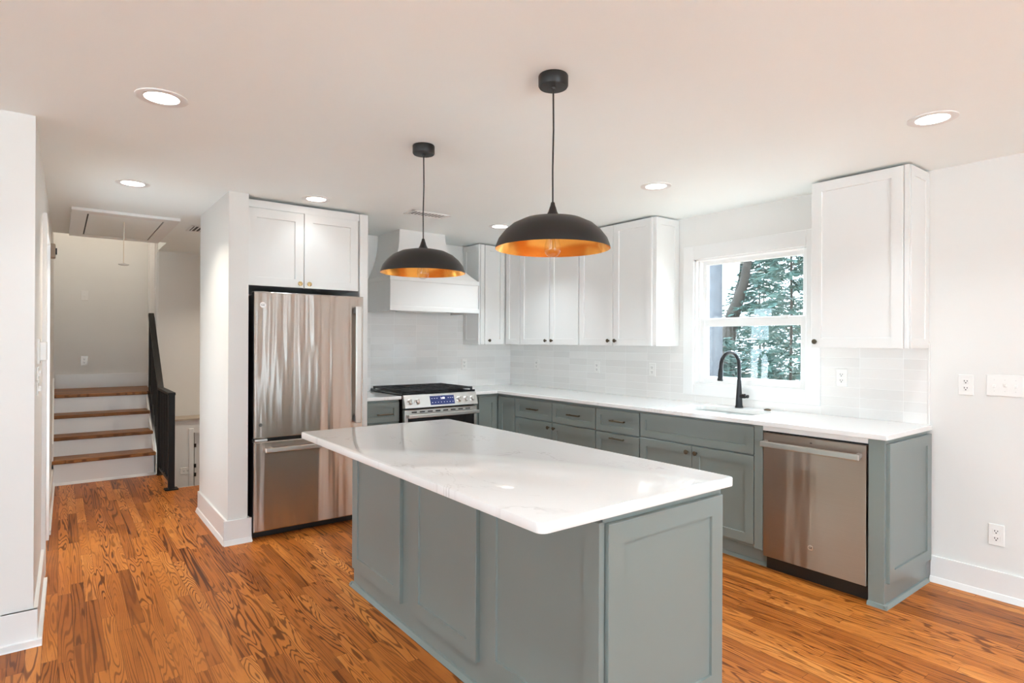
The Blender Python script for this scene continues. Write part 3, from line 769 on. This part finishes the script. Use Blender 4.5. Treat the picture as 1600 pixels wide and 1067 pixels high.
# ------------------------------------------------------------------ island
IS = thing('island_cabinet', 'sage grey panelled kitchen island base on the oak floor', 'kitchen island', (1.65, 2.24, 0))
ix0, ix1, iy0, iy1, iz = 1.335, 1.968, 1.273, 3.205, .853
MB().box(ix0, ix1, iy0, iy1, 0, iz, bev=.0015).build('carcass', CABG, IS)
for a0, a1 in ((2.602, 3.188), (1.942, 2.484), (1.268, 1.876)):
    MB().shaker('-x', ix0 - .0195, a0, a1, .112, .835, .068, .0195, .008).build('side_panel', CABG, IS)
MB().shaker('-y', iy0 - .0195, 1.343, 1.952, .112, .828, .068, .0195, .009).build('end_panel', CABG, IS)
for a0, a1 in ((1.29, 1.92), (1.93, 2.56), (2.57, 3.19)):
    ob = MB(); tmpb = ob.box(ix1, ix1 + .019, a0, a1, .12, .835, bev=.002); ob.build('door', CABG, IS)
s = MB()
s.prism([(ix0 - .021, 0), (ix0, 0), (ix0, .022), (ix0 - .010, .020)], 'y', iy0 - .02, iy1 + .02)
s.prism([(iy0 - .021, 0), (iy0, 0), (iy0, .022), (iy0 - .010, .020)], 'x', ix0 - .021, ix1 + .005)
s.prism([(iy1 + .021, 0), (iy1, 0), (iy1, .022), (iy1 + .010, .020)], 'x', ix0 - .021, ix1 + .005)
s.build('shoe_moulding', CABG, IS)
it = MB().prism(rrect(1.060, 2.018, 1.243, 3.304, .028, 5), 'z', iz, .886, bev=.004).build('island_worktop', QUARTZ, None, True)
tag(it, 'large white quartz slab lying on the sage island, overhanging at the left', 'worktop')

# ------------------------------------------------------------------ pendants
def pendant(x, y, label):
    p = thing('pendant_lamp', label, 'pendant light', (x, y, 1.715), 'dome pendants over the island')
    MB().lathe([(.055, H), (.057, H - .004), (.057, H - .040), (.053, H - .046), (.010, H - .047), (.008, H - .055)], (x, y, 0), (0, 0, 1), 36).build('canopy', LAMPB, p, True)
    MB().tube([(x, y, H - .05), (x + .003, y + .001, 2.2), (x - .002, y - .001, 2.05), (x, y, 1.915)], .0032, 10).build('cord', BLACK, p, True)
    P = [(.2195, 1.746), (.2170, 1.758), (.2074, 1.783), (.1849, 1.812), (.1559, 1.837), (.1141, 1.857), (.0659, 1.867), (.0300, 1.870), (.0255, 1.874), (.017, 1.889), (.012, 1.906), (.0095, 1.912), (.0075, 1.922), (.006, 1.925)]
    sh = MB().lathe(P, (x, y, 0), (0, 0, 1), 64, cap0=False).build('shade', LAMPB, p, True)
    Q = [(.2195, 1.746), (.2150, 1.757), (.2050, 1.780), (.1830, 1.808), (.1540, 1.833), (.1130, 1.853), (.0650, 1.863), (.025, 1.865)]
    MB().lathe(Q, (x, y, 0), (0, 0, 1), 64, cap0=False).build('lining', COPPER, sh, True)
    b = MB().lathe([(.012, 1.835), (.014, 1.82), (.022, 1.790), (.030, 1.760), (.0315, 1.745), (.029, 1.732), (.022, 1.722), (.010, 1.716), (.001, 1.715)], (x, y, 0), (0, 0, 1), 24).build('bulb', BULBG, p, True)
    fl_ = MB()
    for i in range(6):
        a = i * PI / 3; fl_.cyl((x + .004 * math.cos(a), y + .004 * math.sin(a), 1.81), (x + .013 * math.cos(a), y + .013 * math.sin(a), 1.745), .0006, 5)
    fl_.cyl((x, y, 1.835), (x, y, 1.79), .0035, 8)
    fl_.build('filament', BRASS, b)
    MB().cyl((x, y, 1.868), (x, y, 1.825), .0165, 20).build('socket', BLACK, p, True)
    return p
pendant(1.497, 1.696, 'large black dome pendant with copper lining hanging over the near half of the island')
pendant(1.502, 2.718, 'black dome pendant with copper lining hanging over the far half of the island')

# ------------------------------------------------------------------ recessed lamps
def can(x, y, label, group='recessed ceiling lights', power=1.0, col=(.84, .95, 1.0)):
    c = thing('recessed_light', label, 'ceiling light', (x, y, H), group)
    MB().lathe([(.098, 0), (.098, -.004), (.090, -.007), (.066, -.004), (.064, .0)], (x, y, H), (0, 0, 1), 40, cap0=False, cap1=False).build('trim_ring', TRIM, c, True)
    MB().lathe([(.0655, -.0005), (.0655, -.0035), (.001, -.0045)], (x, y, H), (0, 0, 1), 40).build('diffuser', CANE, c, True)
    ld = bpy.data.lights.new('lamp', 'AREA'); ld.shape = 'DISK'; ld.size = .12; ld.energy = CAN_W * power; ld.color = col; ld.spread = math.radians(118)
    lo_ = bpy.data.objects.new('lamp', ld); COL.objects.link(lo_); lo_.parent = c; lo_.location = (0, 0, -.008)
    return c
can(.338, 2.863, 'recessed ceiling light nearest the left wall corner, big and bright', power=.28)
can(.375, 4.540, 'recessed ceiling light in the hall mouth before the attic hatch', power=.9, col=(1.0, .90, .76))
can(1.459, 4.214, 'recessed ceiling light in front of the cabinet above the refrigerator', power=.08)
can(3.083, 4.196, 'recessed ceiling light just left of the nearer pendant shade, by the corner cabinets', power=.7)
can(3.081, 2.477, 'recessed ceiling light near the window between the wall cabinets', power=.55)
can(3.134, .959, 'recessed ceiling light at the right, in front of the single-door wall cabinet', power=.6)
for x, y, pw in ((.30, 1.0, .6), (2.2, -.15, 1.8), (-1.8, .6, .5), (.3, -1.6, 1), (2.4, -1.8, 1.3), (-2.6, -1.4, 1)):  # extra lamps outside the view, added to brighten the room
    can(x, y, 'recessed ceiling light added out of view to brighten the room', 'added lights out of view', pw)
can(1.45, 6.75, 'recessed ceiling light added over the stairwell, hidden by the fridge wall', 'added lights out of view', .9, (1.0, .88, .72))  # hidden lamp added to brighten the stairwell walls
up = bpy.data.lights.new('upstairs lamp', 'AREA'); up.shape = 'DISK'; up.size = .3; up.energy = 4.2; up.color = (1, .86, .68)
uo = thing('upstairs_light', 'round upstairs ceiling light above the stair landing, out of view', 'ceiling light', (.35, 8.1, 3.45))
MB().lathe([(.16, 0), (.16, -.03), (.12, -.05), (.001, -.055)], (.35, 8.1, 3.45), (0, 0, 1), 32).build('diffuser', CANE, uo, True)
ul = bpy.data.objects.new('lamp', up); COL.objects.link(ul); ul.parent = uo; ul.location = (0, 0, -.07)

# ------------------------------------------------------------------ ceiling fittings
def vent(x0, x1, y0, y1, label):
    v = thing('ceiling_vent', label, 'vent', ((x0 + x1) / 2, (y0 + y1) / 2, H))
    t = .022
    MB().box(x0, x1, y0, y0 + t, H - .006, H + .002, bev=.002).box(x0, x1, y1 - t, y1, H - .006, H + .002, bev=.002).box(x0, x0 + t, y0, y1, H - .006, H + .002, bev=.002).box(x1 - t, x1, y0, y1, H - .006, H + .002, bev=.002).build('frame', TRIM, v)
    MB().box(x0 + t, x1 - t, y0 + t, y1 - t, H - .001, H + .001).build('duct', DARKP, v)
    n = int((x1 - x0 - 2 * t) / .030)
    for i in range(n):
        x = x0 + t + (x1 - x0 - 2 * t) * (i + .5) / n
        MB().prism([(x - .005, H - .0005), (x - .0035, H - .0005), (x + .0045, H - .005), (x + .003, H - .005)], 'y', y0 + t, y1 - t).build('louvre', TRIM, v)
vent(2.165, 2.515, 4.085, 4.245, 'white louvred ceiling vent near the range hood')
vent(.925, 1.20, 5.86, 6.18, 'white ceiling vent at the hall end, half hidden by the fridge wall')
ah = thing('attic_hatch', 'white framed attic hatch in the hall ceiling with a pull cord', 'attic hatch', (.43, 6.33, H))
z0 = H - .022
MB().box(.070, .805, 5.622, 5.74, z0, H + .001, bev=.002).box(.070, .805, 6.925, 7.045, z0, H + .001, bev=.002).box(.070, .172, 5.74, 6.925, z0, H + .001).box(.70, .805, 5.74, 6.925, z0, H + .001).build('frame', TRIM, ah)
MB().box(.184, .690, 5.748, 6.913, z0 + .002, H + .001).build('panel', CEIL, ah)
MB().box(.172, .184, 5.74, 6.925, z0 + .010, H + .001).box(.69, .70, 5.74, 6.925, z0 + .010, H + .001).box(.172, .70, 6.913, 6.925, z0 + .010, H + .001).build('gap', DARKP, ah)
co = MB().tube([(.432, 5.965, z0), (.430, 5.965, 2.2), (.430, 5.965, 2.035)], .003, 8).build('pull_cord', ROPE, ah, True)
MB().lathe([(.001, .012), (.012, .010), (.038, .004), (.040, 0), (.03, -.005), (.001, -.006)], (.430, 5.965, 2.03), (0, 0, 1), 24).build('pull_handle', PLAST, co, True)

# ------------------------------------------------------------------ outlets and switches
def outlet(face, c, label, kind='duplex', group='white outlets', horizontal=False, w=.072, h=.117):
    """c: centre on the wall's surface"""
    if horizontal: w, h = h, w
    nm = 'wall_outlet' if kind == 'duplex' else 'light_switch'
    o = thing(nm, label, 'outlet' if kind == 'duplex' else 'switch', c, group)
    X, Y, Z = c
    def bx(a0, a1, z0, z1, d0, d1, bev=0):
        if face == '-x': return MB().box(X - d1, X - d0, Y - a1, Y - a0, Z + z0, Z + z1, bev=bev)
        if face == '+x': return MB().box(X + d0, X + d1, Y + a0, Y + a1, Z + z0, Z + z1, bev=bev)
        return MB().box(X + a0, X + a1, Y - d1, Y - d0, Z + z0, Z + z1, bev=bev)
    bx(-w / 2, w / 2, -h / 2, h / 2, -.001, .0065, .003).build('cover_plate', PLAST, o)
    if kind == 'duplex':
        for s in (-1, 1):
            dz, da = (0, s * .0195) if horizontal else (s * .0195, 0)
            r = bx(da - .0165, da + .0165, dz - .0145, dz + .0145, .005, .0082, .001).build('receptacle', PLAST, o)
            for a, b_, ww_, hh_ in ((-.0065, .003, .0018, .0045), (.0065, .003, .0018, .0038), (0, -.0075, .003, .003)):
                bx(da + a - ww_, da + a + ww_, dz + b_ - hh_, dz + b_ + hh_, .0078, .0086).build('slot', DARKP, r)
    else:
        n = {'toggle': 1, 'gang2': 2, 'gang3': 3}[kind]
        for i in range(n):
            a = (i - (n - 1) / 2) * .046
            bx(a - .006, a + .006, -.004 if i % 2 else -.012, .012 if i % 2 else .004, .005, .016, .0015).build('toggle', PLAST, o)
            bx(a - .0025, a + .0025, .028, .033, .006, .0072).build('screw', STEELH, o)
            bx(a - .0025, a + .0025, -.033, -.028, .006, .0072).build('screw', STEELH, o)
    return o
XT = XW - .008
GB = 'outlets on the tile backsplash'
outlet('-x', (XT, 4.850, 1.150), 'white outlet on the long tiled wall, nearest the inside corner', group=GB)
outlet('-x', (XT, 3.955, 1.152), 'white outlet on the long tiled wall, second from the corner', group=GB)
outlet('-x', (XT, 3.297, 1.155), 'white outlet on the long tiled wall, just left of the window casing', group=GB)
outlet('-x', (XT, 1.744, 1.165), 'white outlet on the tiles between the window and the bare wall', group=GB)
outlet('-y', (3.440, YS - .008, 1.150), 'white outlet on the range wall tiles right of the range', group=GB)
outlet('-x', (XW, 1.079, 1.158), 'white outlet at counter height on the bare right wall')
outlet('-x', (XW, .940, .345), 'white outlet low on the bare right wall above the baseboard')
outlet('-x', (XW, .905, 1.163), 'white three-gang switch plate at the right picture edge', 'gang3', 'white switch plates', w=.162, h=.117)
outlet('-y', (.243, 8.85, 1.930), 'white light switch high on the landing wall at the stair top', 'toggle', 'white switch plates')
outlet('-y', (.243, 8.85, 1.138), 'white outlet on the landing wall just above its baseboard')
outlet('-y', (1.128, 7.45, -.066), 'white outlet on the low stairwell wall behind the black railing', horizontal=True)
outlet('+x', (wl(3.72), 3.72, 1.225), 'upper white switch plate below the thermostat on the left wall edge', 'gang2', 'white switch plates', w=.117, h=.062)
outlet('+x', (wl(3.72), 3.72, 1.150), 'lower white switch plate below the thermostat on the left wall edge', 'gang2', 'white switch plates', w=.117, h=.062)
th = thing('thermostat', 'white thermostat on the edge of the left wall', 'thermostat', (wl(3.8), 3.8, 1.33))
MB().box(wl(3.8) - .002, wl(3.8) + .010, 3.72, 3.88, 1.270, 1.395, bev=.003).build('back_plate', PLAST, th)
MB().box(wl(3.8) + .008, wl(3.8) + .038, 3.745, 3.86, 1.285, 1.380, bev=.006, seg=2).build('body', PLAST, th)
cb = thing('door_chime', 'small tan box with a black tab high on the hall left wall', 'door chime', (wl(6.1), 6.1, 2.11))
MB().box(wl(6.1) - .002, wl(6.1) + .036, 6.03, 6.17, 2.058, 2.168, bev=.008, seg=2).build('housing', TAN, cb)
MB().box(wl(6.1) + .034, wl(6.1) + .046, 6.08, 6.12, 2.088, 2.138).build('tab', BLACK, cb)

# ------------------------------------------------------------------ stairs and railing
st = thing('staircase', 'short flight of white risers and oak treads at the end of the hall', 'staircase', (.37, 7.1, 0))
zt = [.236, .424, .615, .808]
for k in range(4):
    yf = 7.078 + .2567 * k
    ye = 8.849 if k == 3 else yf + .29
    tm = MB().box(-.052, .800, yf, ye, zt[k] - .034, zt[k], bev=.006)
    if k == 3: tm.box(.79, .898, 7.91, ye, zt[k] - .034, zt[k])
    tm.build('tread', TREAD, st)
    MB().box(-.052, .795, yf + .022, yf + .04, (zt[k - 1] if k else 0) - .005, zt[k] - .033).build('riser', TRIM, st)
sk_ = MB(); ypts = [(7.10, 0), (7.10, .40), (7.80, .985), (7.9, .985), (7.9, 0)]
sk_.prism(ypts, 'x', -.0525, -.040); sk_.build('skirt_board', TRIM, st)
s2 = MB(); s2.prism([(7.10, 0), (7.10, .195), (7.36, .385), (7.62, .575), (7.87, .77), (7.9, .77), (7.9, 0)], 'x', .785, .805); s2.build('stringer', TRIM, st)
MB().prism([(7.076, 0), (7.10, 0), (7.10, .022), (7.09, .02)], 'x', -.045, .795).build('shoe_moulding', TRIM, st)
rl = thing('stair_railing', 'black metal railing with slim balusters beside the stairs', 'railing', (.81, 6.9, 0))
rx = .832
MB().box(rx - .026, rx + .026, 6.262, 6.314, 0, .885, bev=.003).build('newel_post', RAILM, rl)
MB().box(rx - .055, rx + .055, 6.238, 6.338, 0, .012, bev=.002).build('foot_plate', RAILM, rl)
MB().box(rx - .026, rx + .026, 7.035, 7.075, 0, .885, bev=.003).build('newel_post', RAILM, rl)
MB().box(rx - .03, rx + .045, 7.02, 7.072, 0, .010, bev=.002).build('foot_plate', RAILM, rl)
MB().box(rx - .030, rx + .030, 6.255, 7.05, .880, .905, bev=.003).build('level_handrail', RAILM, rl)
MB().box(rx - .014, rx + .014, 6.29, 7.05, .060, .085).build('bottom_rail', RAILM, rl)
for i in range(6):
    y = 6.29 + .112 * (i + 1); MB().box(rx - .008, rx + .008, y - .008, y + .008, .08, .885).build('baluster', RAILM, rl)
ya_, za_, yb_, zb_ = 7.03, .885, 7.86, 1.685
MB().bar((rx, ya_, za_), (rx, yb_, zb_), .055, .035).build('sloped_handrail', RAILM, rl)
MB().bar((rx, 7.05, .13), (rx, 7.86, .88), .028, .028).build('sloped_bottom_rail', RAILM, rl)
for i in range(6):
    t = (i + 1) / 7; y = 7.05 + .81 * t
    MB().box(rx - .008, rx + .008, y - .008, y + .008, .13 + .75 * t, .885 + .8 * t - .01).build('baluster', RAILM, rl)
MB().box(rx - .02, rx + .02, 7.845, 7.885, .812, 1.70, bev=.002).build('top_post', RAILM, rl)
MB().box(rx - .02, .868, 7.848, 7.882, 1.68, 1.70).box(.857, .868, 7.848, 7.882, 1.62, 1.70).build('wall_bracket', RAILM, rl)

# ------------------------------------------------------------------ outdoors
gr = B(4.3, 40, -25, 40, -.9, -.8); gr = gr.build('ground', SOIL); struct(gr)
gr2 = MB().box(-40, -4.7, -25, 25, -.3, -.2).box(-4.7, 4.3, -30, -3.2, -.3, -.2).build('bounce_ground', pm('bounce paving', (.78, .80, .80), .8, var=.06)); struct(gr2)  # unseen pale ground, added to bounce sunlight up to the ceiling
def needles(m_verts, m_faces, p, d, L, w, rnd):
    a = d.cross(Vector((rnd.uniform(-1, 1), rnd.uniform(-1, 1), rnd.uniform(-.3, 1)))).normalized() * w
    i = len(m_verts)
    m_verts += [p - a * .4, p + a * .4, p + d * L * .55 + a, p + d * L, p + d * L * .55 - a]
    m_faces.append((i, i + 1, i + 2, i + 3, i + 4))
def conifer(x, y, h, r, seed, label, base=-.8, n=95):
    rnd = random.Random(seed)
    t = thing('conifer_tree', label, 'tree', (x, y, base), 'evergreens outside the window')
    MB().tube([(x, y, base), (x + .05, y, base + h * .5), (x, y, base + h)], [.022, .018, .008], 8).build('trunk', BARK, t, True)
    V, F = [], []
    for i in range(n):
        f = (i + rnd.random()) / n; z = base + .25 + (h - .35) * f
        rr = r * (1 - f * .8) * rnd.uniform(.75, 1.1); ang = rnd.uniform(0, 2 * PI)
        d = Vector((math.cos(ang), math.sin(ang), rnd.uniform(-.25, .2)))
        o = Vector((x, y, z))
        for s in range(30):
            u = .15 + .85 * (s + rnd.random()) / 30
            p = o + d * rr * u + Vector((0, 0, -.18 * u * u * rr))
            side = Vector((-d.y, d.x, 0)) * rnd.choice((-1, 1))
            nd = (d * .8 + side * rnd.uniform(.3, 1.0) + Vector((0, 0, rnd.uniform(-.55, .25)))).normalized()
            needles(V, F, p, nd, rnd.uniform(.07, .19) * (1.15 - u * .5), rnd.uniform(.006, .018), rnd)
    me = bpy.data.meshes.new('foliage'); me.from_pydata([v - Vector((x, y, base)) for v in V], [], F); me.materials.append(LEAF)
    o = bpy.data.objects.new('foliage', me); COL.objects.link(o); o.parent = t
    return t
conifer(8.0, 4.12, 5.2, .95, 5, 'dense dark conifer filling the right side of the kitchen window', n=360)
conifer(10.0, 5.72, 4.3, 1.35, 8, 'feathery conifer in the middle of the window view', n=360)
conifer(7.7, 4.98, 2.35, .72, 3, 'short blue green conifer low in the left of the kitchen window', n=150)
conifer(12.6, 7.1, 4.6, 1.7, 17, 'tall far conifer behind the middle of the window view', n=240)
conifer(11.7, 5.5, 6.0, 1.3, 21, 'far conifer behind the dense dark one at the right of the window', n=240)
conifer(12.2, 8.6, 3.0, 1.5, 11, 'low far conifer behind the grey trunk at the window left', n=200)
tr = MB().tube([(6.8, 4.485, -.8), (6.8, 4.485, 1.5), (6.82, 4.50, 5.0)], [.10, .085, .08], 14).build('tree_trunk', BARKG, None, True)
tag(tr, 'straight grey tree trunk at the left edge of the kitchen window view', 'tree')
tk = MB().tube([(9.6, 6.15, -.8), (9.6, 6.10, 1.4), (9.6, 5.98, 1.9), (9.6, 5.78, 2.4), (9.7, 5.5, 4.2)], [.15, .14, .12, .08, .05], 12)
tk.tube([(9.6, 6.02, 1.8), (9.75, 5.9, 2.6), (9.9, 5.95, 3.6)], [.07, .05, .03], 8)
tk = tk.build('tree_trunk', BARK, None, True); tag(tk, 'dark leaning forked tree trunk beyond the grey trunk outside the window', 'tree')
dk = thing('sill_band_railing', 'pale outdoor railing standing in for the sill band at the kitchen window bottom', 'railing', (6.0, 3.9, -.8))  # rail placed outdoors instead of the window's outer sill band
MB().box(5.95, 6.05, 2.6, 5.6, .965, 1.00, bev=.004).build('top_rail', DECK, dk)
MB().box(5.975, 6.0, 2.6, 5.6, .80, .96).build('fascia', BARKG, dk)
MB().box(5.98, 6.02, 2.6, 5.6, .76, .80).box(5.98, 6.02, 2.6, 5.6, -.4, -.36).build('side_rail', DECK, dk)
for i in range(25):
    y = 2.65 + i * .12; MB().box(5.985, 6.015, y - .015, y + .015, -.8 if i % 8 == 0 else -.38, .77).build('baluster', DECK, dk)
